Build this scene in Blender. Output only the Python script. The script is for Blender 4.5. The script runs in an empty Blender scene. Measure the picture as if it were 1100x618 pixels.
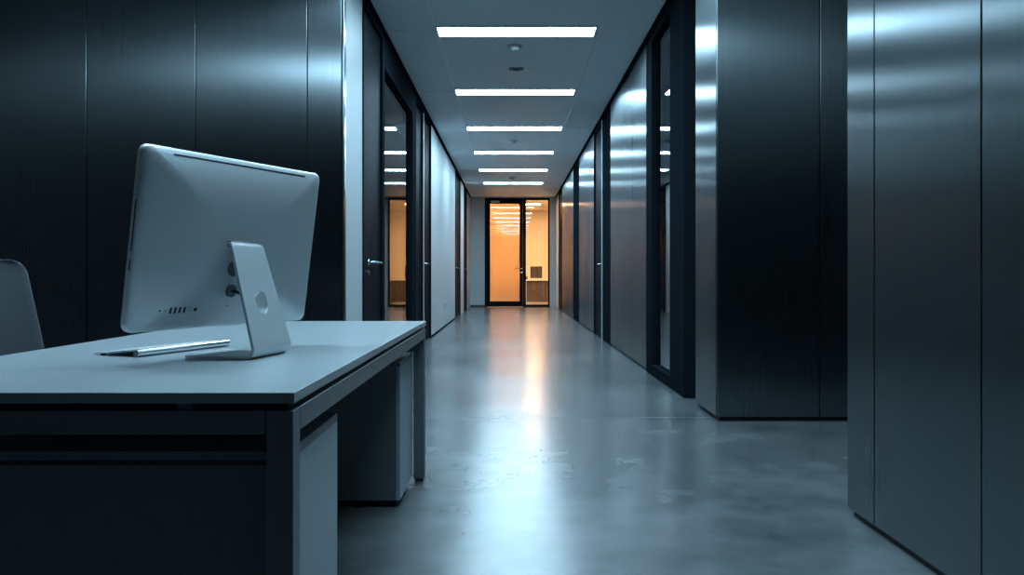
import bpy, bmesh, math, random
from mathutils import Vector, Matrix

# ------------------------------------------------------------------ camera, world, exposure, lamp power
sc = bpy.context.scene
COL = sc.collection
random.seed(7)
EYE = 0.95
cam_d = bpy.data.cameras.new('camera')
cam_d.sensor_width = 36.0
cam_d.lens = 850.0 / 1100.0 * 36.0
cam_d.shift_x = 1.0 / 1100.0
cam_d.shift_y = -13.5 / 1100.0
cam_d.clip_start = 0.02
cam_d.clip_end = 200
cam = bpy.data.objects.new('camera', cam_d)
cam.location = (0, 0, EYE)
cam.rotation_euler = (math.pi / 2, 0, 0)
COL.objects.link(cam)
sc.camera = cam
sc.view_settings.view_transform = 'Standard'
sc.view_settings.look = 'None'
sc.view_settings.gamma = 1
sc.view_settings.use_curve_mapping = False
sc.view_settings.exposure = 0.2
w = bpy.data.worlds.new('world')
sc.world = w
w.use_nodes = True
w.node_tree.nodes['Background'].inputs[0].default_value = (0.02, 0.03, 0.04, 1)
w.node_tree.nodes['Background'].inputs[1].default_value = 0.2
STRIP_POWER = 50.0                     # corridor ceiling strips
STRIP_COLOR = (0.50, 0.80, 1.0)
WARM_POWER = 225.0                     # lamps of the room behind the end door
WARM_COLOR = (1.0, 0.52, 0.25)

# ------------------------------------------------------------------ materials
def new_mat(name):
    m = bpy.data.materials.new(name)
    m.use_nodes = True
    nt = m.node_tree
    return m, nt, nt.nodes['Principled BSDF']

def coord(nt, scale):
    tc = nt.nodes.new('ShaderNodeTexCoord')
    mp = nt.nodes.new('ShaderNodeMapping')
    mp.inputs['Scale'].default_value = scale
    nt.links.new(tc.outputs['Object'], mp.inputs['Vector'])
    return mp.outputs['Vector']

def noise(nt, vec, scale, detail=4, rough=0.55):
    n = nt.nodes.new('ShaderNodeTexNoise')
    n.inputs['Scale'].default_value = scale
    n.inputs['Detail'].default_value = detail
    n.inputs['Roughness'].default_value = rough
    nt.links.new(vec, n.inputs['Vector'])
    return n.outputs['Fac']

def ramp(nt, fac, stops):
    r = nt.nodes.new('ShaderNodeValToRGB')
    while len(r.color_ramp.elements) < len(stops):
        r.color_ramp.elements.new(0.5)
    for e, (p, c) in zip(r.color_ramp.elements, stops):
        e.position = p
        e.color = (*c, 1) if len(c) == 3 else c
    nt.links.new(fac, r.inputs['Fac'])
    return r.outputs['Color']

def maprange(nt, fac, a, b, lo=0.3, hi=0.7):
    m = nt.nodes.new('ShaderNodeMapRange')
    m.inputs['From Min'].default_value = lo
    m.inputs['From Max'].default_value = hi
    m.inputs['To Min'].default_value = a
    m.inputs['To Max'].default_value = b
    nt.links.new(fac, m.inputs['Value'])
    return m.outputs['Result']

def plain(name, color, rough=0.5, metal=0.0, var=0.06, scale=30, spec=0.5, coat=0.0):
    m, nt, b = new_mat(name)
    f = noise(nt, coord(nt, (1, 1, 1)), scale, 3)
    c0 = tuple(c * (1 - var) for c in color)
    c1 = tuple(min(1, c * (1 + var)) for c in color)
    nt.links.new(ramp(nt, f, [(0.3, c0), (0.7, c1)]), b.inputs['Base Color'])
    nt.links.new(maprange(nt, f, rough * 0.92, rough * 1.08), b.inputs['Roughness'])
    b.inputs['Metallic'].default_value = metal
    b.inputs['Specular IOR Level'].default_value = spec
    b.inputs['Coat Weight'].default_value = coat
    return m

def brushed(name, color, rough=0.3, aniso=0.75):
    # vertically brushed sheet steel: fine vertical grain, highlights spread sideways
    m, nt, b = new_mat(name)
    g = noise(nt, coord(nt, (300, 300, 0.25)), 1.0, 2, 0.6)
    big = noise(nt, coord(nt, (1.6, 1.6, 0.5)), 1.0, 3)
    c0 = tuple(c * 0.95 for c in color)
    c1 = tuple(min(1, c * 1.05) for c in color)
    nt.links.new(ramp(nt, g, [(0.3, c0), (0.7, c1)]), b.inputs['Base Color'])
    add = nt.nodes.new('ShaderNodeMath'); add.operation = 'ADD'
    nt.links.new(maprange(nt, g, -0.004, 0.004), add.inputs[0])
    nt.links.new(maprange(nt, big, rough * 0.97, rough * 1.04), add.inputs[1])
    nt.links.new(add.outputs[0], b.inputs['Roughness'])
    b.inputs['Metallic'].default_value = 1.0
    b.inputs['Anisotropic'].default_value = aniso
    b.inputs['Anisotropic Rotation'].default_value = 0.25
    t = nt.nodes.new('ShaderNodeCombineXYZ')
    t.inputs[2].default_value = 1.0
    nt.links.new(t.outputs[0], b.inputs['Tangent'])
    return m

def concrete():
    m, nt, b = new_mat('polished_concrete')
    v = coord(nt, (1, 1, 1))
    a = noise(nt, v, 0.9, 4, 0.55)
    c = noise(nt, v, 4.0, 3, 0.5)
    s = noise(nt, v, 14, 2, 0.5)
    mix = nt.nodes.new('ShaderNodeMath'); mix.operation = 'ADD'
    nt.links.new(maprange(nt, a, 0.0, 0.6), mix.inputs[0])
    nt.links.new(maprange(nt, c, 0.0, 0.4), mix.inputs[1])
    base = ramp(nt, mix.outputs[0], [(0.2, (0.07, 0.079, 0.083)), (0.5, (0.108, 0.119, 0.124)), (0.8, (0.15, 0.163, 0.168))])
    pit = ramp(nt, s, [(0.25, (0.95, 0.95, 0.95)), (0.6, (1, 1, 1))])
    mul = nt.nodes.new('ShaderNodeMix'); mul.data_type = 'RGBA'; mul.blend_type = 'MULTIPLY'
    mul.inputs['Factor'].default_value = 1.0
    nt.links.new(base, mul.inputs['A']); nt.links.new(pit, mul.inputs['B'])
    nt.links.new(mul.outputs['Result'], b.inputs['Base Color'])
    nt.links.new(maprange(nt, noise(nt, v, 0.8, 2, 0.4), 0.27, 0.21, 0.3, 0.7), b.inputs['Roughness'])
    b.inputs['IOR'].default_value = 1.53
    return m

def glass(name, tint=(0.9, 0.95, 0.96), ior=1.9):
    # thin architectural pane: transparent body, Fresnel mirror on its outer face
    m = bpy.data.materials.new(name); m.use_nodes = True
    nt = m.node_tree
    nt.nodes.remove(nt.nodes['Principled BSDF'])
    out = nt.nodes['Material Output']
    tr = nt.nodes.new('ShaderNodeBsdfTransparent'); tr.inputs['Color'].default_value = (*tint, 1)
    gl = nt.nodes.new('ShaderNodeBsdfGlossy'); gl.inputs['Roughness'].default_value = 0.0
    fr = nt.nodes.new('ShaderNodeFresnel'); fr.inputs['IOR'].default_value = ior
    geo = nt.nodes.new('ShaderNodeNewGeometry')
    inv = nt.nodes.new('ShaderNodeMath'); inv.operation = 'SUBTRACT'; inv.inputs[0].default_value = 1.0
    nt.links.new(geo.outputs['Backfacing'], inv.inputs[1])
    mu = nt.nodes.new('ShaderNodeMath'); mu.operation = 'MULTIPLY'
    nt.links.new(fr.outputs[0], mu.inputs[0]); nt.links.new(inv.outputs[0], mu.inputs[1])
    mx = nt.nodes.new('ShaderNodeMixShader')
    nt.links.new(mu.outputs[0], mx.inputs[0]); nt.links.new(tr.outputs[0], mx.inputs[1]); nt.links.new(gl.outputs[0], mx.inputs[2])
    nt.links.new(mx.outputs[0], out.inputs['Surface'])
    return m

def frosted(name):
    m = bpy.data.materials.new(name); m.use_nodes = True
    nt = m.node_tree
    nt.nodes.remove(nt.nodes['Principled BSDF'])
    out = nt.nodes['Material Output']
    tl = nt.nodes.new('ShaderNodeBsdfTranslucent'); tl.inputs['Color'].default_value = (0.84, 0.70, 0.52, 1)
    gl = nt.nodes.new('ShaderNodeBsdfGlossy'); gl.inputs['Roughness'].default_value = 0.015
    fr = nt.nodes.new('ShaderNodeFresnel'); fr.inputs['IOR'].default_value = 1.7
    n = noise(nt, coord(nt, (1, 1, 1)), 400, 2)
    bp = nt.nodes.new('ShaderNodeBump'); bp.inputs['Strength'].default_value = 0.02
    nt.links.new(n, bp.inputs['Height']); nt.links.new(bp.outputs[0], tl.inputs['Normal'])
    mx = nt.nodes.new('ShaderNodeMixShader')
    nt.links.new(fr.outputs[0], mx.inputs[0]); nt.links.new(tl.outputs[0], mx.inputs[1]); nt.links.new(gl.outputs[0], mx.inputs[2])
    nt.links.new(mx.outputs[0], out.inputs['Surface'])
    return m

def glow(name, color, power):
    m, nt, b = new_mat(name)
    b.inputs['Base Color'].default_value = (0.8, 0.8, 0.8, 1)
    b.inputs['Emission Color'].default_value = (*color, 1)
    b.inputs['Emission Strength'].default_value = power
    return m

M = dict(
    floor=concrete(),
    ceiling=plain('ceiling_tile_white', (0.70, 0.78, 0.82), 0.5, var=0.02),
    ceiling_rail=plain('ceiling_rail_white', (0.8, 0.86, 0.88), 0.35, var=0.01),
    black=plain('shadow_gap_black', (0.006, 0.007, 0.008), 0.6),
    wall=plain('painted_wall', (0.44, 0.48, 0.5), 0.5, var=0.02, scale=8),
    steel=brushed('brushed_steel', (0.225, 0.255, 0.272), 0.28, 0.96),
    steel_edge=plain('polished_steel_edge', (0.3, 0.33, 0.35), 0.22, 1.0),
    frame=plain('black_door_frame', (0.010, 0.014, 0.018), 0.6, spec=0.0),
    leaf=plain('black_door_leaf', (0.006, 0.009, 0.012), 0.5, spec=0.02),
    chrome=plain('satin_chrome', (0.72, 0.76, 0.78), 0.2, 1.0),
    glass=glass('clear_glass'),
    frost=frosted('frosted_glass'),
    dark_wall=plain('dark_office_wall', (0.035, 0.042, 0.047), 0.7),
    desk=plain('grey_laminate', (0.285, 0.318, 0.338), 0.33, var=0.03, scale=60),
    desk_edge=plain('grey_desk_metal', (0.15, 0.17, 0.18), 0.38, 0.3, var=0.03),
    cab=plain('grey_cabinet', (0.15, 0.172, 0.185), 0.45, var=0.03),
    cab_dark=plain('dark_grey_cabinet', (0.15, 0.165, 0.17), 0.45, var=0.04),
    alu=plain('anodised_aluminium', (0.66, 0.70, 0.72), 0.38, 0.45, var=0.015, scale=200),
    alu_bright=plain('bright_aluminium', (0.75, 0.8, 0.82), 0.24, 0.95, var=0.02),
    port=plain('dark_port', (0.008, 0.009, 0.011), 0.4),
    screen=plain('black_screen', (0.004, 0.004, 0.005), 0.12),
    key=plain('white_key', (0.6, 0.63, 0.64), 0.45),
    chair=plain('grey_upholstery', (0.05, 0.058, 0.066), 0.7, var=0.1, scale=300),
    plastic=plain('white_plastic', (0.5, 0.54, 0.56), 0.4),
    grey_plastic=plain('grey_plastic', (0.15, 0.168, 0.18), 0.45),
    warm_wall=plain('beige_wall', (0.72, 0.62, 0.48), 0.7, var=0.02),
    wood=plain('brown_wood', (0.07, 0.045, 0.028), 0.45, var=0.06, scale=9),
    brown_screen=plain('dim_screen', (0.035, 0.022, 0.014), 0.4),
    cab_lit_side=plain('grey_cabinet_lit_side', (0.36, 0.41, 0.44), 0.45, var=0.03),  # cabinet grey made paler so the end panels look lit
    strip=glow('strip_light_diffuser', STRIP_COLOR, STRIP_POWER),
    frost_backlight=glow('frost_backlight_glow', WARM_COLOR, WARM_POWER * 2.0),
    warm=glow('warm_lamp_diffuser', WARM_COLOR, WARM_POWER),
)

# ------------------------------------------------------------------ mesh helpers (all in world metres)
def box(bm, x0, x1, y0, y1, z0, z1):
    v = [bm.verts.new((x, y, z)) for z in (z0, z1) for y in (y0, y1) for x in (x0, x1)]
    for f in ((0, 2, 3, 1), (4, 5, 7, 6), (0, 1, 5, 4), (2, 6, 7, 3), (0, 4, 6, 2), (1, 3, 7, 5)):
        bm.faces.new([v[i] for i in f])
    return v

def bx(*a):
    bm = bmesh.new()
    box(bm, *a)
    return bm

def tube(bm, pts, r, seg=16, caps=True):
    rs = r if isinstance(r, (list, tuple)) else [r] * len(pts)
    pts = [Vector(p) for p in pts]
    rings, prev = [], None
    for i, p in enumerate(pts):
        d = (pts[min(i + 1, len(pts) - 1)] - pts[max(i - 1, 0)]).normalized()
        a = prev if prev is not None else (Vector((0, 0, 1)) if abs(d.z) < 0.9 else Vector((1, 0, 0)))
        a = (a - d * a.dot(d)).normalized()
        prev = a
        b = d.cross(a)
        rings.append([bm.verts.new(p + (a * math.cos(t) + b * math.sin(t)) * rs[i]) for t in [2 * math.pi * k / seg for k in range(seg)]])
    for q0, q1 in zip(rings, rings[1:]):
        for k in range(seg):
            bm.faces.new((q0[k], q0[(k + 1) % seg], q1[(k + 1) % seg], q1[k]))
    if caps:
        bm.faces.new(rings[0][::-1]); bm.faces.new(rings[-1])
    return rings

def obj(name, bm, mat, parent=None, loc=None, bevel=0.0, smooth=False, seg=2):
    """One mesh object; verts given in world space, origin moved to loc (or to its parent's place)."""
    bmesh.ops.recalc_face_normals(bm, faces=bm.faces)
    o_loc = Vector(loc) if loc is not None else Vector((0, 0, 0))
    base = Vector((0, 0, 0))
    p = parent
    while p is not None:
        base += p.location; p = p.parent
    shift = base + o_loc if parent is None or loc is None else o_loc
    if parent is not None and loc is None:
        shift = base
    bmesh.ops.translate(bm, verts=bm.verts, vec=-shift)
    me = bpy.data.meshes.new(name)
    bm.to_mesh(me); bm.free()
    me.materials.append(M[mat])
    o = bpy.data.objects.new(name, me)
    COL.objects.link(o)
    if parent is not None:
        o.parent = parent
        o.location = shift - base
    else:
        o.location = shift
    if smooth:
        for f in me.polygons: f.use_smooth = True
    if bevel:
        md = o.modifiers.new('bevel', 'BEVEL'); md.width = bevel; md.segments = seg; md.limit_method = 'ANGLE'
        md.angle_limit = math.radians(40)
        if not smooth:
            for f in me.polygons: f.use_smooth = True
            md.harden_normals = True
    return o

def thing(name, label, cat, loc, group=None):
    o = bpy.data.objects.new(name, None)
    o.empty_display_size = 0.1
    o.location = loc
    COL.objects.link(o)
    o['label'] = label; o['category'] = cat
    if group: o['group'] = group
    return o

def struct(name, loc=(0, 0, 0)):
    o = bpy.data.objects.new(name, None)
    o.location = loc
    COL.objects.link(o)
    o['kind'] = 'structure'
    return o

def smesh(name, bm, mat, **k):
    o = obj(name, bm, mat, **k)
    o['kind'] = 'structure'
    return o

# ------------------------------------------------------------------ setting
H = 3.26            # ceiling
LX, RX = -1.21, 1.333
END = 23.4
L0 = 7.48           # first strip light in the picture
PITCH = 2.468

smesh('floor', bx(-4.6, 4.6, -3.6, 28.8, -0.12, 0.0), 'floor')
jb = bmesh.new()
box(jb, LX, RX, 5.27, 5.276, 0.0, 0.0006)
smesh('trim_1', jb, 'grey_plastic')            # saw cut across the slab

ceil = struct('ceiling')
obj('ceiling_slab', bx(-4.6, 4.6, -3.6, END + 0.1, H + 0.012, H + 0.15), 'black', ceil)
cb = bmesh.new()
xs_side = ((-4.55, -2.30), (-2.296, -0.703), (0.843, 2.396), (2.40, 4.55))
for k in range(-5, 8):
    y0 = L0 + k * PITCH; y1 = min(y0 + PITCH - 0.004, END)
    for a, b in xs_side:
        box(cb, a, b, y0, y1, H, H + 0.012)
    ym = (y0 + y1) / 2 + 0.18
    box(cb, -0.697, 0.837, y0, ym - 0.002, H, H + 0.012)
    if ym + 0.002 < y1:
        box(cb, -0.697, 0.837, ym + 0.002, y1, H, H + 0.012)
obj('ceiling_tile', cb, 'ceiling', ceil)

gb = bmesh.new()
for x in (-0.700, 0.840, -2.298, 2.398):
    box(gb, x - 0.007, x + 0.007, -3.5, END, H - 0.012, H + 0.002)
for k in range(-3, 6):
    yy = L0 + k * PITCH
    for a, b in ((-2.29, -0.708), (0.848, 2.39)):
        box(gb, a, b, yy - 0.006, yy + 0.006, H - 0.004, H + 0.002)
obj('grid_rail', gb, 'ceiling_rail', ceil)
def trimline(n, *a):
    smesh('trim_%d' % n, bx(*a), 'frame')
trimline(2, LX, LX + 0.03, 5.75, END, H - 0.035, H)
trimline(3, RX - 0.03, RX, 6.1, END, H - 0.035, H)

def panels_y(parent, x, thick, ys, z0=0.03, z1=H - 0.002, mat='steel', gap=0.007):
    for y0, y1 in zip(ys, ys[1:]):
        obj('steel_panel', bx(min(x, x + thick), max(x, x + thick), y0 + gap / 2, y1 - gap / 2, z0, z1), mat, parent, bevel=0.0025)

def panels_x(parent, y, thick, xs, z0=0.03, z1=H - 0.002, mat='steel', gap=0.007):
    for x0, x1 in zip(xs, xs[1:]):
        obj('steel_panel', bx(x0 + gap / 2, x1 - gap / 2, min(y, y + thick), max(y, y + thick), z0, z1), mat, parent, bevel=0.0025)

# --- room around the desk
smesh('wall_back', bx(-4.6, 4.6, -3.6, -3.5, 0, H), 'dark_wall')
smesh('wall_left', bx(-4.6, -4.5, -3.5, END, 0, H), 'dark_wall')
smesh('wall_right', bx(4.5, 4.6, -3.5, END, 0, H), 'dark_wall')

# --- steel clad cupboard wall on the left, facing the camera
wl = struct('wall_left_steel', (-2.8, 5.73, 0))
obj('core', bx(-4.5, LX - 0.02, 5.75, 5.95, 0, H - 0.001), 'black', wl)
panels_x(wl, 5.73, 0.02, [-4.5, -3.863, -3.074, -2.285, -1.476, LX - 0.016])
obj('corner_trim', bx(LX - 0.014, LX + 0.003, 5.726, 5.79, 0.0, H - 0.002), 'steel_edge', wl, bevel=0.006, seg=4)

# --- near steel block on the right
wr = struct('wall_right_near', (2.4, 0, 0))
obj('core', bx(RX + 0.02, 4.5, -3.5, 3.12, 0.0, H - 0.001), 'black', wr)
panels_y(wr, RX, 0.02, [-3.5, -1.06, -0.4, 0.26, 0.92, 1.58, 2.243, 2.905, 3.14])
panels_x(wr, 3.14, -0.02, [RX + 0.0, 2.0, 2.66, 3.32, 3.98, 4.5])

# --- second steel block across the side passage
w2 = struct('wall_right_far', (2.4, 5.4, 0))
obj('core', bx(RX + 0.02, 4.5, 5.147, 5.70, 0.0, H - 0.001), 'black', w2)
panels_x(w2, 5.127, 0.02, [RX + 0.0, 2.0, 2.66, 3.32, 3.98, 4.5])
panels_y(w2, RX, 0.02, [5.147, 5.72])

# --- left corridor wall: solid stretches
wc = struct('wall_left_corridor', (LX, 9, 0))
for y0, y1 in ((5.79, 6.43), (11.96, 17.1), (21.6, END)):
    obj('wall_stretch', bx(LX - 0.15, LX, y0, y1, 0, H - 0.001), 'wall', wc)
smesh('baseboard_left', bx(LX, LX + 0.006, 11.96, 17.1, 0.0, 0.03), 'frame')

# --- right corridor wall: steel stretches
ws = struct('wall_right_corridor', (RX, 9, 0))
for ys in ([7.79, 8.65, 9.5, 10.6], [12.73, 14.1, 15.5], [17.0, 18.8, 20.6]):
    obj('core', bx(RX + 0.02, RX + 0.15, ys[0], ys[-1], 0, H - 0.001), 'black', ws)
    panels_y(ws, RX, 0.02, ys, gap=0.005)
obj('wall_stretch', bx(RX, RX + 0.15, 22.0, END, 0, H - 0.001), 'wall', ws)

# --- doors and windows
def handle(parent, x, y, z, side, direction, length=0.2, lock=True):
    """lever on a wall at x; side +1 sticks out to +x; lever runs along y in direction"""
    bm = bmesh.new()
    tube(bm, [(x, y, z), (x + side * 0.012, y, z)], 0.026, 20)
    tube(bm, [(x, y, z), (x + side * 0.05, y, z)], 0.010, 12)
    tube(bm, [(x + side * 0.05, y - direction * 0.012, z), (x + side * 0.05, y + direction * length, z)], 0.0095, 12)
    h = obj('handle', bm, 'chrome', parent, smooth=True)
    if lock:
        bm = bmesh.new()
        tube(bm, [(x, y, z - 0.09), (x + side * 0.012, y, z - 0.09)], 0.024, 20)
        box(bm, min(x + side * 0.012, x + side * 0.016), max(x + side * 0.012, x + side * 0.016), y - 0.004, y + 0.004, z - 0.102, z - 0.082)
        obj('lock_rosette', bm, 'chrome', parent, smooth=False)
    return h

def side_door(n, x, side, y0, y1, hy, hz, hdir, fw=0.07, hlen=0.2, lock=True):
    """opaque black door in a side wall; the wall face is x, corridor lies towards side"""
    d = struct('door_%d' % n, (x, (y0 + y1) / 2, 0))
    a, b = sorted((x - side * 0.15, x + side * 0.004))
    bm = bmesh.new()
    box(bm, a, b, y0, y0 + fw, 0, H - 0.001)
    box(bm, a, b, y1 - fw, y1, 0, H - 0.001)
    box(bm, a, b, y0 + fw, y1 - fw, H - 0.09, H - 0.001)
    obj('frame', bm, 'frame', d, bevel=0.003)
    a, b = sorted((x - side * 0.07, x - side * 0.02))
    obj('leaf', bx(a, b, y0 + fw + 0.003, y1 - fw - 0.003, 0.008, H - 0.094), 'leaf', d, bevel=0.003)
    handle(d, x - side * 0.02, hy, hz, side, hdir, hlen, lock)
    return d

def dark_panel(parent, x, side, y0, y1, name='fixed_panel'):
    a, b = sorted((x - side * 0.15, x - side * 0.006))
    return obj(name, bx(a, b, y0, y1, 0, H - 0.001), 'frame', parent, bevel=0.003)

def side_window(n, x, side, y0, y1, z0, z1, fa, fb):
    d = struct('window_%d' % n, (x, (y0 + y1) / 2, 0))
    a, b = sorted((x - side * 0.12, x + side * 0.004))
    bm = bmesh.new()
    box(bm, a, b, y0, y0 + fa, 0, H - 0.001)
    box(bm, a, b, y1 - fb, y1, 0, H - 0.001)
    box(bm, a, b, y0 + fa, y1 - fb, z1, H - 0.001)
    box(bm, a, b, y0 + fa, y1 - fb, 0, z0)
    obj('frame', bm, 'frame', d, bevel=0.003)
    a, b = sorted((x - side * 0.05, x - side * 0.04))
    obj('pane', bx(a, b, y0 + fa - 0.01, y1 - fb + 0.01, z0 - 0.01, z1 + 0.01), 'glass', d)
    return d

# left side
side_door(1, LX, 1, 6.43, 7.50, 6.80, 1.06, 1, fw=0.06, hlen=0.42)
side_window(1, LX, 1, 7.50, 10.0, 0.06, 2.93, 0.06, 0.28)
d = side_door(2, LX, 1, 10.0, 11.96, 11.05, 1.11, 1, fw=0.07, hlen=0.25, lock=False)
bm = bmesh.new(); box(bm, LX - 0.06, LX + 0.012, 10.80, 10.88, 0, H - 0.092)
obj('mullion', bm, 'frame', d, bevel=0.003)
bm = bmesh.new(); box(bm, LX + 0.012, LX + 0.018, 10.80, 10.84, 0.02, H - 0.1)
obj('edge_strip', bm, 'alu', d)
side_door(3, LX, 1, 17.1, 18.9, 17.9, 1.10, 1, hlen=0.25, lock=False)
d = struct('wall_left_niche', (LX, 19.5, 0))
obj('wall_stretch', bx(LX - 0.15, LX, 18.9, 20.2, 0, H - 0.001), 'wall', d)
side_door(4, LX, 1, 20.2, 21.6, 20.8, 1.10, 1, hlen=0.2, lock=False)

# right side
d = struct('door_5', (RX, 5.9, 0))
obj('leaf', bx(RX + 0.10, RX + 0.15, 5.72, 6.09, 0.0, H - 0.001), 'leaf', d, bevel=0.003)
obj('jamb', bx(RX - 0.004, RX + 0.15, 6.09, 6.60, 0.0, H - 0.001), 'frame', d, bevel=0.004)
side_window(2, RX, -1, 6.60, 7.79, 0.10, H - 0.09, 0.03, 0.30)
d = side_door(6, RX, -1, 11.55, 12.73, 11.72, 1.11, 1, hlen=0.22, lock=False)
dark_panel(d, RX, -1, 10.6, 11.55)
bm = bmesh.new(); box(bm, RX - 0.012, RX + 0.0, 11.545, 11.575, 0.0, H - 0.05)
obj('edge_strip', bm, 'alu', d)
w3 = struct('window_3', (RX, 16.2, 0))
dark_panel(w3, RX, -1, 15.5, 17.0)
side_door(7, RX, -1, 20.6, 22.0, 21.7, 1.14, -1, hlen=0.2, lock=False)

# --- dark offices behind the side glass
smesh('wall_office_left', bx(-4.5, LX - 0.16, 12.1, 12.2, 0, H), 'dark_wall')
smesh('wall_office_right', bx(RX + 0.16, 4.5, 12.1, 12.2, 0, H), 'dark_wall')

# --- end wall with the glazed door
EX0, EX1 = -0.779, 1.142
we = struct('wall_end', (0, END, 0))
obj('wall_stretch', bx(-4.5, EX0, END, END + 0.12, 0, H + 0.1), 'wall', we)
obj('wall_stretch', bx(EX1, 4.5, END, END + 0.12, 0, H + 0.1), 'wall', we)
obj('lintel', bx(EX0, EX1, END, END + 0.12, H - 0.03, H + 0.1), 'wall', we)
smesh('baseboard_end', bx(LX, EX0, END - 0.008, END, 0, 0.06), 'dark_wall')
d8 = struct('door_8', ((EX0 + EX1) / 2, END, 0))
bm = bmesh.new()
box(bm, EX0, EX0 + 0.055, END - 0.02, END + 0.1, 0, H - 0.03)
box(bm, EX1 - 0.045, EX1, END - 0.02, END + 0.1, 0, H - 0.03)
box(bm, EX0 + 0.055, EX1 - 0.045, END - 0.02, END + 0.1, H - 0.09, H - 0.03)
box(bm, 0.345, 0.44, END - 0.02, END + 0.1, 0, H - 0.09)
box(bm, 0.44, EX1 - 0.045, END - 0.02, END + 0.1, 0, 0.07)
obj('frame', bm, 'frame', d8, bevel=0.004)
bm = bmesh.new()
lx0, lx1 = EX0 + 0.058, 0.342
gx0, gx1, gz0, gz1 = -0.622, 0.253, 0.17, 3.06
box(bm, lx0, gx0, END - 0.012, END + 0.05, 0.008, H - 0.093)
box(bm, gx1, lx1, END - 0.012, END + 0.05, 0.008, H - 0.093)
box(bm, gx0, gx1, END - 0.012, END + 0.05, 0.008, gz0)
box(bm, gx0, gx1, END - 0.012, END + 0.05, gz1, H - 0.093)
leaf = obj('leaf', bm, 'leaf', d8, bevel=0.003)
obj('frosted_pane', bx(gx0 - 0.01, gx1 + 0.01, END + 0.010, END + 0.022, gz0 - 0.01, gz1 + 0.01), 'frost', d8)
obj('sidelight_pane', bx(0.43, EX1 - 0.035, END + 0.03, END + 0.04, 0.06, H - 0.08), 'glass', d8)
bm = bmesh.new()
box(bm, -0.60, -0.34, END - 0.07, END - 0.012, 3.085, 3.145)
obj('door_closer', bm, 'plastic', d8, bevel=0.008)
bm = bmesh.new()
tube(bm, [(0.305, END - 0.012, 1.135), (0.305, END - 0.07, 1.135)], 0.022, 16)
tube(bm, [(0.315, END - 0.065, 1.135), (0.10, END - 0.065, 1.135)], 0.012, 12)
tube(bm, [(0.305, END - 0.012, 1.02), (0.305, END - 0.03, 1.02)], 0.035, 20)
obj('handle', bm, 'chrome', d8, smooth=True)

# --- warm room behind it
wf = struct('wall_warm_room', (0, 26, 0))
obj('wall_stretch', bx(-3.0, 3.0, 28.4, 28.5, 0, H + 0.1), 'warm_wall', wf)
obj('wall_stretch', bx(-2.4, -2.3, END + 0.12, 28.4, 0, H + 0.1), 'warm_wall', wf)
obj('wall_stretch', bx(2.3, 2.4, END + 0.12, 28.4, 0, H + 0.1), 'warm_wall', wf)
smesh('ceiling_warm_room', bx(-2.4, 2.4, END + 0.1, 28.5, H + 0.012, H + 0.14), 'warm_wall')

# ------------------------------------------------------------------ ceiling lights
ORD = ['nearest', 'second nearest', 'third nearest', 'fourth nearest', 'fifth nearest', 'farthest']
def strip_light(y, label, group, xm=0.05, half=0.75):
    t = thing('ceiling_light', label, 'ceiling light', (xm, y + 0.15, H), group)
    bm = bmesh.new()
    x0, x1, y0, y1 = xm - half, xm + half, y, y + 0.30
    e = 0.012
    box(bm, x0, x1, y0, y0 + e, H - 0.014, H)
    box(bm, x0, x1, y1 - e, y1, H - 0.014, H)
    box(bm, x0, x0 + e, y0 + e, y1 - e, H - 0.014, H)
    box(bm, x1 - e, x1, y0 + e, y1 - e, H - 0.014, H)
    obj('light_frame', bm, 'plastic', t)
    obj('diffuser', bx(x0 + e, x1 - e, y0 + e, y1 - e, H - 0.010, H), 'strip', t)
for k in range(6):
    strip_light(L0 + k * PITCH - 0.15, 'long lit ceiling strip light, %s of the six in the corridor' % ORD[k], 'lit strip lights along the corridor ceiling')
for k, xm, half in ((1, 0.05, 0.75), (2, 0.05, 0.75), (2, -1.48, 0.55)):  # the last strip is added to brighten the left steel panels
    strip_light(L0 - k * PITCH - 0.15, 'unseen lit ceiling strip light above the desk area, over the top edge of the photo', 'strip lights over the desk area', xm, half)

def lathe(bm, cx, cy, prof, seg=28):
    rings = []
    for r, z in prof:
        rings.append([bm.verts.new((cx + r * math.cos(2 * math.pi * k / seg), cy + r * math.sin(2 * math.pi * k / seg), z)) for k in range(seg)])
    for a, b in zip(rings, rings[1:]):
        for k in range(seg):
            bm.faces.new((a[k], a[(k + 1) % seg], b[(k + 1) % seg], b[k]))
    bm.faces.new(rings[0]); bm.faces.new(rings[-1][::-1])

def detector(x, y, r, label):
    t = thing('smoke_detector', label, 'smoke detector', (x, y, H), 'round detectors on the corridor ceiling')
    bm = bmesh.new(); lathe(bm, x, y, [(r, H), (r, H - 0.012), (r * 0.9, H - 0.02), (r * 0.5, H - 0.024)])
    obj('base', bm, 'plastic', t, bevel=0.001)
    bm = bmesh.new(); lathe(bm, x, y, [(r * 0.62, H - 0.02), (r * 0.62, H - 0.038), (r * 0.45, H - 0.05), (r * 0.2, H - 0.053)])
    obj('sensor_head', bm, 'plastic', t)
detector(0.037, 7.98, 0.075, 'small round smoke detector just beyond the nearest ceiling strip light')
detector(0.03, 13.6, 0.075, 'small round smoke detector between the third and fourth ceiling strip lights')
detector(0.03, 18.75, 0.075, 'tiny round smoke detector between the two farthest ceiling strip lights')
t = thing('ceiling_sensor', 'small flat rectangular sensor plate on the ceiling before the second strip light', 'sensor', (0.06, 8.84, H))
obj('plate', bx(-0.02, 0.14, 8.80, 8.90, H - 0.012, H), 'grey_plastic', t, bevel=0.004)
obj('lens', bx(0.02, 0.10, 8.825, 8.875, H - 0.022, H - 0.012), 'port', t, bevel=0.004)

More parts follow.
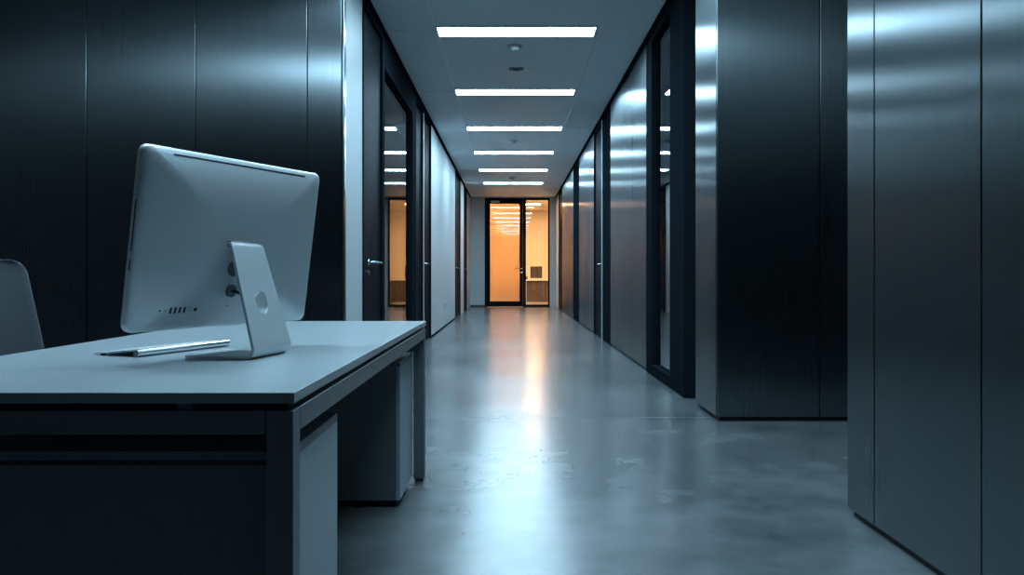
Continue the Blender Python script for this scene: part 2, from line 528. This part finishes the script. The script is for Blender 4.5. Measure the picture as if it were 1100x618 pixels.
t = thing('wall_socket', 'small pale wall socket low on the white left corridor wall', 'socket', (LX, 14.4, 0.4))
obj('plate', bx(LX, LX + 0.010, 14.33, 14.47, 0.36, 0.44), 'plastic', t, bevel=0.003)
for yy in (14.365, 14.435):
    bm = bmesh.new(); tube(bm, [(LX + 0.010, yy, 0.4), (LX + 0.012, yy, 0.4)], 0.02, 16)
    obj('outlet', bm, 'grey_plastic', t)

# ------------------------------------------------------------------ desk
DX0, DX1, DY0, DY1, DZ = -1.357, -0.396, 1.445, 3.69, 0.735
desk = thing('office_desk', 'long grey office desk with square metal legs in the foreground', 'desk', ((DX0 + DX1) / 2, (DY0 + DY1) / 2, 0))
obj('desk_top', bx(DX0, DX1, DY0, DY1, DZ - 0.020, DZ), 'desk', desk, bevel=0.0015)
RZ1, RZ0 = DZ - 0.034, DZ - 0.078
LG = 0.05
def leg(x0, y0):
    lg = obj('leg', bx(x0, x0 + LG, y0, y0 + LG, 0.012, RZ1), 'desk_edge', desk, bevel=0.002)
    obj('foot', bx(x0 + 0.006, x0 + LG - 0.006, y0 + 0.006, y0 + LG - 0.006, 0.0, 0.012), 'port', lg)
for x0 in (DX0 + 0.003, DX1 - LG - 0.003):
    for y0 in (DY0 + 0.003, DY1 - LG - 0.003):
        leg(x0, y0)
for y0 in (DY0 + 0.003, DY1 - LG - 0.003):
    obj('frame_rail', bx(DX0 + LG + 0.004, DX1 - LG - 0.004, y0, y0 + LG, RZ0, RZ1), 'desk_edge', desk, bevel=0.002)
for x0 in (DX0 + 0.003, DX1 - LG - 0.003):
    obj('frame_rail', bx(x0, x0 + LG, DY0 + LG + 0.004, DY1 - LG - 0.004, RZ0, RZ1), 'desk_edge', desk, bevel=0.002)
obj('gap_shade_board', bx(DX0 + 0.03, DX1 - 0.02, DY0 + 0.03, DY1 - 0.03, RZ1 - 0.006, DZ - 0.0205), 'port', desk)  # black board added so the gap under the top reads as shade
for x0 in (DX0 + 0.12, DX1 - 0.22):
    for y0 in (DY0 + 0.012, DY1 - 0.03):
        obj('top_spacer', bx(x0, x0 + 0.03, y0, y0 + 0.018, RZ1, DZ - 0.020), 'grey_plastic', desk)

def pedestal(x0, x1, y0, y1, z1, label, cabinet_name, panel_near):
    t = thing(cabinet_name, label, 'cabinet', ((x0 + x1) / 2, (y0 + y1) / 2, 0), None)
    obj('plinth', bx(x0 + 0.02, x1 - 0.02, y0 + 0.02, y1 - 0.02, 0, 0.03), 'port', t)
    obj('carcass', bx(x0 + 0.018, x1 - 0.018, y0 + 0.0, y1, 0.03, z1 - 0.02), 'cab', t, bevel=0.001)
    obj('top_panel', bx(x0, x1, y0 - 0.001, y1 + 0.001, z1 - 0.019, z1), 'cab', t, bevel=0.0015)
    obj('end_panel', bx(x1 - 0.017, x1, y0, y1, 0.03, z1 - 0.020), 'cab_lit_side', t, bevel=0.001)
    dz = (z1 - 0.02 - 0.03) / 3
    for i in range(3):
        a = 0.03 + i * dz
        dr = obj('drawer', bx(x0, x0 + 0.017, y0 + 0.003, y1 - 0.003, a + 0.002, a + dz - 0.002), 'cab', t, bevel=0.001)
        obj('pull', bx(x0 - 0.018, x0, (y0 + y1) / 2 - 0.07, (y0 + y1) / 2 + 0.07, a + dz - 0.03, a + dz - 0.02), 'chrome', dr, bevel=0.002)
    return t
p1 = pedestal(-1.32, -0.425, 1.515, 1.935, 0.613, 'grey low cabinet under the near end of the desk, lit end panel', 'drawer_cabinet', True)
bm = bmesh.new(); box(bm, -1.30, -0.452, 1.507, 1.514, 0.035, 0.588)
obj('back_panel', bm, 'cab_dark', p1, bevel=0.001)
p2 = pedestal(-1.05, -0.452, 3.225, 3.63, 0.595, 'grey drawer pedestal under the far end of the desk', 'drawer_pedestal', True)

# ------------------------------------------------------------------ all-in-one computer
C0 = Vector((-0.751, 2.138, 1.035))
U = Vector((0.42556, 0.90493, 0)); V = Vector((0.12885, -0.06059, 0.98981)); N = Vector((0.89571, -0.42123, -0.14238))
MW, MH = 0.634, 0.45
SB = Vector((-0.633, 2.09, DZ))
comp = thing('desktop_computer', 'silver all-in-one computer seen from behind, standing on the grey desk', 'computer', SB)
def LW(a, b, h): return C0 + U * a + V * b + N * h
def bulge(a, b):
    s = max(abs(a) / (MW / 2), abs(b) / (MH / 2))
    d = min(1.0, max(0.0, (1 - s) / 0.72))
    return 0.010 + 0.028 * (1 - (1 - d) ** 2.2)
def rrect(sw, sh, r, n=8):
    pts = []
    for cx, cy, a0 in ((sw - r, sh - r, 0), (-sw + r, sh - r, 90), (-sw + r, -sh + r, 180), (sw - r, -sh + r, 270)):
        for k in range(n + 1):
            t = math.radians(a0 + 90 * k / n)
            pts.append((cx + r * math.cos(t), cy + r * math.sin(t)))
    # subdivide straights
    out = []
    for i, p in enumerate(pts):
        q = pts[(i + 1) % len(pts)]
        out.append(p)
        L = math.hypot(q[0] - p[0], q[1] - p[1])
        if L > 0.05:
            for j in range(1, 12):
                out.append((p[0] + (q[0] - p[0]) * j / 12, p[1] + (q[1] - p[1]) * j / 12))
    return out
bm = bmesh.new()
outl = rrect(MW / 2, MH / 2, 0.022)
rings = []
def ring(scale, hf):
    rings.append([bm.verts.new(LW(a * scale[0], b * scale[1], hf(a * scale[0], b * scale[1]))) for a, b in outl])
def inset(e): return ((MW / 2 - e) / (MW / 2), (MH / 2 - e) / (MH / 2))
ring(inset(0.004), lambda a, b: -0.0135)
ring(inset(0.001), lambda a, b: -0.0125)
ring(inset(0.0), lambda a, b: -0.010)
ring(inset(0.0), lambda a, b: 0.004)
ring(inset(0.0012), lambda a, b: 0.0075)
ring(inset(0.004), lambda a, b: 0.0097)
for s in (0.96, 0.92, 0.87, 0.81, 0.74, 0.66, 0.57, 0.47, 0.36, 0.25, 0.14):
    d = (1 - s) / 0.72
    h = 0.010 + 0.028 * (1 - (1 - min(1, d)) ** 2.2)
    ring((s, s), lambda a, b, h=h: h)
for q0, q1 in zip(rings, rings[1:]):
    n = len(q0)
    for k in range(n):
        bm.faces.new((q0[k], q0[(k + 1) % n], q1[(k + 1) % n], q1[k]))
bm.faces.new(rings[0][::-1]); bm.faces.new(rings[-1])
obj('housing', bm, 'alu', comp, smooth=True)
bm = bmesh.new()
vs = [bm.verts.new(LW(a, b, h)) for h in (-0.0135, -0.0165) for a, b in rrect(MW / 2 - 0.006, MH / 2 - 0.006, 0.018, 4)]
n = len(vs) // 2
bm.faces.new(vs[:n]); bm.faces.new(vs[n:][::-1])
for k in range(n): bm.faces.new((vs[k], vs[(k + 1) % n], vs[n + (k + 1) % n], vs[n + k]))
obj('screen', bm, 'screen', comp)
def bsurf(a, b):
    s = max(abs(a) / (MW / 2), abs(b) / (MH / 2))
    return 0.010 + 0.028 * (1 - (1 - min(1, (1 - s) / 0.72)) ** 2.2)
def slab_on_back(name, a0, a1, b0, b1, mat='port', lift=0.0006, n=20):
    bm = bmesh.new()
    rows = []
    for i in range(n + 1):
        a = a0 + (a1 - a0) * i / n
        rows.append([bm.verts.new(LW(a, b, bsurf(a, b) + d)) for b in (b0, b1) for d in (-0.003, lift)])
    for r0, r1 in zip(rows, rows[1:]):
        for i, j in ((0, 1), (1, 3), (3, 2), (2, 0)):
            bm.faces.new((r0[i], r0[j], r1[j], r1[i]))
    bm.faces.new(rows[0][:2] + rows[0][:1:-1]); bm.faces.new(rows[-1][:2] + rows[-1][:1:-1])
    return obj(name, bm, mat, comp)
def disc_on_back(name, a, b, r, mat='port', lift=0.0008, depth=0.004):
    bm = bmesh.new()
    h = bsurf(a, b)
    tube(bm, [LW(a, b, h - depth), LW(a, b, h + lift)], r, 20)
    return obj(name, bm, mat, comp)
slab_on_back('vent_slot', -0.237, 0.240, 0.2075, 0.2118)
disc_on_back('audio_port', -0.2413, -0.1706, 0.0020)
slab_on_back('memory_port', -0.228, -0.222, -0.1712, -0.1692, n=2)
for a in (-0.2094, -0.1953, -0.1811, -0.1665):
    slab_on_back('usb_port', a - 0.0032, a + 0.0032, -0.1785, -0.1630, n=2)
for b in (-0.1735, -0.1655):
    disc_on_back('display_port', -0.1503, b, 0.0014)
disc_on_back('network_port', -0.1323, -0.170, 0.0052)
disc_on_back('lock_hole', -0.0273, -0.1642, 0.0022)
disc_on_back('round_badge', -0.0269, -0.0634, 0.021, 'grey_plastic')
plug = disc_on_back('power_plug', -0.0266, -0.1233, 0.017, 'grey_plastic', lift=0.006)
# slots on the side of the housing that faces the camera
def side_slot(name, b0, b1):
    bm = bmesh.new()
    vs = []
    for e in (-MW / 2 - 0.0005, -MW / 2 + 0.003):
        for b in (b0, b1):
            for h in (-0.0022, 0.0012):
                vs.append(bm.verts.new(LW(e, b, h)))
    for f in ((0, 1, 3, 2), (4, 6, 7, 5), (0, 4, 5, 1), (2, 3, 7, 6), (0, 2, 6, 4), (1, 5, 7, 3)):
        bm.faces.new([vs[i] for i in f])
    obj(name, bm, 'port', comp)
side_slot('disc_slot', -0.030, 0.092)
side_slot('card_slot', -0.075, -0.050)

# stand: foot plate, bend and leg of one bent plate with the round cable opening
SA = 0.2
F = Vector((-math.cos(SA), math.sin(SA), 0)); SW = Vector((math.sin(SA), math.cos(SA), 0))
prof = [(0.195, 0.0025, 0.088), (0.10, 0.0025, 0.093), (0.03, 0.0025, 0.099)]
prof = [(s, z, hw) for s, z, hw in prof]
R = 0.026
for k in range(1, 9):
    t = math.radians(90 + (k / 8) * 100)
    prof.append((0.020 + R * math.cos(t) * 1.0, 0.0 + R - R * math.sin(t) + 0.0025, 0.099))
sl0 = prof[-1]
top = (0.066, 0.292)
for k in range(1, 13):
    t = k / 12
    prof.append((sl0[0] + (top[0] - sl0[0]) * t, sl0[1] + (top[1] - sl0[1]) * t, 0.099 - 0.019 * t))
prof += [(0.0695, 0.2985, 0.0768), (0.0755, 0.302, 0.0765), (0.086, 0.303, 0.076)]
bm = bmesh.new()
th = 0.008
rows = []
for i, (s, z, hw) in enumerate(prof):
    s0, z0, _ = prof[max(i - 1, 0)]; s1, z1, _ = prof[min(i + 1, len(prof) - 1)]
    d = Vector((s1 - s0, z1 - z0)).normalized()
    nn = Vector((d.y, -d.x))                      # towards the inside of the bend
    if i < 3: nn = Vector((0, 1))
    inn = (s + nn.x * th, z + nn.y * th)
    row = []
    for (ss, zz) in ((s, z), inn):
        for e in (-hw, hw):
            row.append(bm.verts.new(SB + F * ss + SW * e + Vector((0, 0, zz - 0.0025))))
    rows.append(row)
for r0, r1 in zip(rows, rows[1:]):
    for i, j in ((0, 1), (1, 3), (3, 2), (2, 0)):
        bm.faces.new((r0[i], r0[j], r1[j], r1[i]))
bm.faces.new((rows[0][0], rows[0][1], rows[0][3], rows[0][2])); bm.faces.new((rows[-1][0], rows[-1][1], rows[-1][3], rows[-1][2]))
stand = obj('stand', bm, 'alu', comp, bevel=0.0015, smooth=True)
# round opening cut through the leg
cut_bm = bmesh.new()
hz = 0.143
hs = sl0[0] + (top[0] - sl0[0]) * (hz - sl0[1]) / (top[1] - sl0[1])
cc = SB + F * hs + Vector((0, 0, hz)) - SW * 0.004
tube(cut_bm, [cc - F * 0.05, cc + F * 0.05], 0.030, 40)
bmesh.ops.recalc_face_normals(cut_bm, faces=cut_bm.faces)
bmesh.ops.translate(cut_bm, verts=cut_bm.verts, vec=-SB)
cme = bpy.data.meshes.new('cutter'); cut_bm.to_mesh(cme); cut_bm.free()
cutter = bpy.data.objects.new('cutter', cme); COL.objects.link(cutter); cutter.location = SB
stand.modifiers.clear()
bo = stand.modifiers.new('hole', 'BOOLEAN'); bo.object = cutter; bo.operation = 'DIFFERENCE'; bo.solver = 'EXACT'
bpy.context.view_layer.update()
dg = bpy.context.evaluated_depsgraph_get()
nm = bpy.data.meshes.new_from_object(stand.evaluated_get(dg))
stand.modifiers.clear()
stand.data = nm
bpy.data.objects.remove(cutter)
for f in nm.polygons: f.use_smooth = True
md = stand.modifiers.new('edge', 'BEVEL'); md.width = 0.0012; md.segments = 2; md.limit_method = 'ANGLE'; md.angle_limit = math.radians(50)
md.harden_normals = True
bm = bmesh.new()
cp = cc + F * 0.0022
tube(bm, [cp, cp + F * 0.003], 0.0292, 36)
obj('cable_opening_insert', bm, 'alu', stand, smooth=False)
bm = bmesh.new()
hc = SB + F * 0.086 + Vector((0, 0, 0.296))
tube(bm, [hc - SW * 0.06, hc + SW * 0.06], 0.008, 16)
obj('hinge', bm, 'grey_plastic', comp, smooth=False)
bm = bmesh.new()
pp = LW(-0.0266, -0.1233, bsurf(-0.0266, -0.1233) + 0.004)
tube(bm, [pp, pp + N * 0.02, pp * 0.5 + (cc + F * 0.02) * 0.5 + N * 0.012, cc + F * 0.014 + Vector((0, 0, 0.012))], 0.004, 10)
obj('power_cord', bm, 'port', comp, smooth=True)

# ------------------------------------------------------------------ keyboard
K0 = Vector((-0.978, 2.062, DZ)); K1 = Vector((-0.855, 2.385, DZ))
kd = (K1 - K0).normalized(); kp = Vector((-kd.y, kd.x, 0)); KL = (K1 - K0).length
kb = thing('keyboard', 'slim silver keyboard with a round back tube, lying on the desk before the screen', 'keyboard', (K0 + K1) / 2)
bm = bmesh.new()
tube(bm, [K0 + Vector((0, 0, 0.0105)), K1 + Vector((0, 0, 0.0105))], 0.0105, 24)
obj('battery_tube', bm, 'alu_bright', kb, bevel=0.0006, smooth=True).modifiers[0].harden_normals = True
for p, s in ((K0, -1), (K1, 1)):
    bm = bmesh.new(); tube(bm, [p + Vector((0, 0, 0.0105)), p + kd * s * 0.0015 + Vector((0, 0, 0.0105))], 0.0082, 20)
    obj('end_cap', bm, 'grey_plastic', kb)
bm = bmesh.new()
KD = 0.150
vs = []
for l in (0.001, KL - 0.001):
    for (q, z) in ((0.004, 0.0165), (0.004, 0.0195), (KD, 0.0048), (KD, 0.0022)):
        vs.append(bm.verts.new(K0 + kd * l + kp * q + Vector((0, 0, z))))
bm.faces.new(vs[:4]); bm.faces.new(vs[4:][::-1])
for i in range(4): bm.faces.new((vs[i], vs[(i + 1) % 4], vs[4 + (i + 1) % 4], vs[4 + i]))
obj('plate', bm, 'alu_bright', kb, bevel=0.001)
for l in (0.02, KL - 0.04):
    bm = bmesh.new()
    a = K0 + kd * l + kp * (KD - 0.015)
    tube(bm, [a, a + Vector((0, 0, 0.0036))], 0.006, 12)
    obj('rubber_foot', bm, 'port', kb)
first = None
for r in range(5):
    for c in range(14):
        q = 0.028 + r * 0.025
        a = K0 + kd * (0.012 + (c + 0.5) * (KL - 0.024) / 14) + kp * q + Vector((0, 0, 0.0195 - 0.0147 * (q - 0.004) / (KD - 0.004)))
        if first is None:
            bm = bmesh.new()
            hw = (KL - 0.024) / 28 - 0.0015
            vs = []
            for z, e in ((0, 0), (0.002, 0.0008)):
                for sa, sb in ((-1, -1), (1, -1), (1, 1), (-1, 1)):
                    vs.append(bm.verts.new(a + kd * sa * (hw - e) + kp * sb * (0.0118 - e) + Vector((0, 0, z))))
            for f in ((0, 3, 2, 1), (4, 5, 6, 7), (0, 1, 5, 4), (1, 2, 6, 5), (2, 3, 7, 6), (3, 0, 4, 7)):
                bm.faces.new([vs[i] for i in f])
            first = obj('key', bm, 'key', kb); a0 = a
        else:
            k = first.copy(); COL.objects.link(k); k.parent = kb
            k.location = first.location + (a - a0)

# ------------------------------------------------------------------ chair
CH = Vector((-1.945, 2.86, 0))
ang = math.radians(-52)                   # the way the sitter faces
cf = Vector((math.cos(ang), math.sin(ang), 0)); cs = Vector((-cf.y, cf.x, 0))
chair = thing('office_chair', 'grey office chair with a tall tapered back at the left of the desk', 'chair', CH)
def CW(s, f, z): return CH + cs * s + cf * f + Vector((0, 0, z))
bm = bmesh.new()
NZ, NS = 48, 16
grid = {}
for side_ in (0, 1):
    for i in range(NZ + 1):
        t = i / NZ
        z = 0.50 + 0.512 * t
        hw = 0.275 - 0.085 * t
        # rounded upper corners
        if t > 0.88:
            u_ = (t - 0.88) / 0.12
            hw -= 0.05 * (1 - math.sqrt(max(0, 1 - u_ * u_)))
        for j in range(NS + 1):
            s = (j / NS * 2 - 1)
            f = -0.20 - 0.09 * t ** 1.4 + 0.035 * s * s - (0.0 if side_ == 0 else 0.028 * (1 - 0.3 * s * s))
            grid[side_, i, j] = bm.verts.new(CW(s * hw, f, z))
for i in range(NZ):
    for j in range(NS):
        bm.faces.new((grid[0, i, j], grid[0, i, j + 1], grid[0, i + 1, j + 1], grid[0, i + 1, j]))
        bm.faces.new((grid[1, i, j], grid[1, i + 1, j], grid[1, i + 1, j + 1], grid[1, i, j + 1]))
for i in range(NZ):
    for j in (0, NS):
        bm.faces.new((grid[0, i, j], grid[0, i + 1, j], grid[1, i + 1, j], grid[1, i, j]))
for j in range(NS):
    for i in (0, NZ):
        bm.faces.new((grid[0, i, j], grid[0, i, j + 1], grid[1, i, j + 1], grid[1, i, j]))
obj('backrest', bm, 'chair', chair, smooth=True, bevel=0.006)
bm = bmesh.new()
pts = []
for k in range(32):
    t = 2 * math.pi * k / 32
    c_, s_ = math.cos(t), math.sin(t)
    pts.append((0.24 * abs(c_) ** 0.5 * (1 if c_ > 0 else -1), 0.235 * abs(s_) ** 0.5 * (1 if s_ > 0 else -1)))
rg = []
for z, sc_ in ((0.425, 0.90), (0.432, 0.98), (0.455, 1.0), (0.475, 0.98), (0.485, 0.90), (0.488, 0.5)):
    rg.append([bm.verts.new(CW(a * sc_, b * sc_ - 0.0, z)) for a, b in pts])
for q0, q1 in zip(rg, rg[1:]):
    for k in range(32): bm.faces.new((q0[k], q0[(k + 1) % 32], q1[(k + 1) % 32], q1[k]))
bm.faces.new(rg[0][::-1]); bm.faces.new(rg[-1])
obj('seat', bm, 'chair', chair, smooth=True)
bm = bmesh.new(); tube(bm, [CW(0, -0.05, 0.415), CW(0, -0.24, 0.42), CW(0, -0.275, 0.47), CW(0, -0.27, 0.60)], 0.018, 12)
obj('back_bracket', bm, 'grey_plastic', chair, smooth=True)
bm = bmesh.new(); box(bm, CH.x - 0.08, CH.x + 0.08, CH.y - 0.08, CH.y + 0.08, 0.395, 0.426)
obj('mechanism', bm, 'grey_plastic', chair, bevel=0.006)
bm = bmesh.new(); tube(bm, [CW(0, 0, 0.09), CW(0, 0, 0.25), CW(0, 0, 0.252), CW(0, 0, 0.40)], [0.028, 0.028, 0.016, 0.016], 20)
obj('gas_column', bm, 'chrome', chair)
for k in range(5):
    t = 2 * math.pi * k / 5 + 0.3
    e = CH + Vector((math.cos(t), math.sin(t), 0)) * 0.29
    bm = bmesh.new(); tube(bm, [CH + Vector((0, 0, 0.11)), (CH + e) / 2 + Vector((0, 0, 0.098)), e + Vector((0, 0, 0.075))], [0.026, 0.02, 0.015], 12)
    lg = obj('leg', bm, 'chrome', chair, smooth=True)
    tn = Vector((-math.sin(t), math.cos(t), 0))
    bm = bmesh.new()
    for s in (-1, 1):
        tube(bm, [e + tn * s * 0.006 + Vector((0, 0, 0.027)), e + tn * s * 0.024 + Vector((0, 0, 0.027))], 0.027, 18)
    tube(bm, [e + Vector((0, 0, 0.03)), e + Vector((0, 0, 0.08))], 0.007, 10)
    obj('caster', bm, 'port', lg)

# ------------------------------------------------------------------ warm room furniture
tb = thing('side_table', 'brown desk with a front panel behind the clear glass of the end door', 'desk', (0.85, 26.3, 0))
obj('table_top', bx(0.35, 1.6, 25.95, 26.7, 0.765, 0.80), 'warm_wall', tb, bevel=0.003)
obj('front_panel', bx(0.50, 1.45, 26.02, 26.05, 0.06, 0.765), 'wood', tb, bevel=0.002)
for x0 in (0.40, 1.50):
    obj('leg', bx(x0, x0 + 0.05, 26.0, 26.65, 0, 0.765), 'wood', tb, bevel=0.002)
mn = thing('monitor', 'small dark monitor on the brown desk in the warm lit room', 'monitor', (0.84, 26.35, 0.80))
obj('screen_panel', bx(0.655, 1.02, 26.33, 26.36, 0.86, 1.22), 'brown_screen', mn, bevel=0.004)
obj('bezel', bx(0.64, 1.035, 26.335, 26.355, 0.845, 1.235), 'port', mn, bevel=0.003)
bm = bmesh.new(); tube(bm, [(0.84, 26.37, 0.81), (0.84, 26.37, 1.0)], 0.015, 12)
obj('stand', bm, 'chrome', mn)
bm = bmesh.new(); lathe(bm, 0.84, 26.37, [(0.10, 0.80), (0.10, 0.806), (0.03, 0.815)])
obj('foot', bm, 'chrome', mn)
cp_ = thing('pen_cup', 'tiny cup left of the small monitor in the warm lit room', 'cup', (0.52, 26.2, 0.80))
bm = bmesh.new(); lathe(bm, 0.52, 26.2, [(0.03, 0.80), (0.036, 0.90), (0.031, 0.90), (0.027, 0.81)])
obj('cup_body', bm, 'wood', cp_)
for x in (0.513, 0.527):
    bm = bmesh.new(); tube(bm, [(x, 26.2, 0.812), (x + (x - 0.52) * 2, 26.2, 0.96)], 0.004, 8)
    obj('pen', bm, 'port', cp_)
WG = 'lit ceiling panels in the warm room'
def warm_light(x0, x1, y0, y1, label, m='warm'):
    t = thing('ceiling_panel_light', label, 'ceiling light', ((x0 + x1) / 2, (y0 + y1) / 2, H), WG)
    obj('diffuser', bx(x0, x1, y0, y1, H - 0.006, H + 0.012), m, t)
    bm = bmesh.new()
    box(bm, x0 - 0.015, x0, y0 - 0.015, y1 + 0.015, H - 0.008, H + 0.012); box(bm, x1, x1 + 0.015, y0 - 0.015, y1 + 0.015, H - 0.008, H + 0.012)
    box(bm, x0, x1, y0 - 0.015, y0, H - 0.008, H + 0.012); box(bm, x0, x1, y1, y1 + 0.015, H - 0.008, H + 0.012)
    obj('light_frame', bm, 'plastic', t)
warm_light(0.50, 0.95, 25.6, 26.05, 'warm lit square ceiling panel seen through the clear glass of the end door')
warm_light(-0.75, 0.10, 23.95, 24.25, 'added unseen warm ceiling panel behind the frosted pane of the end door', 'frost_backlight')  # unseen lamp added to brighten the upper frosted pane
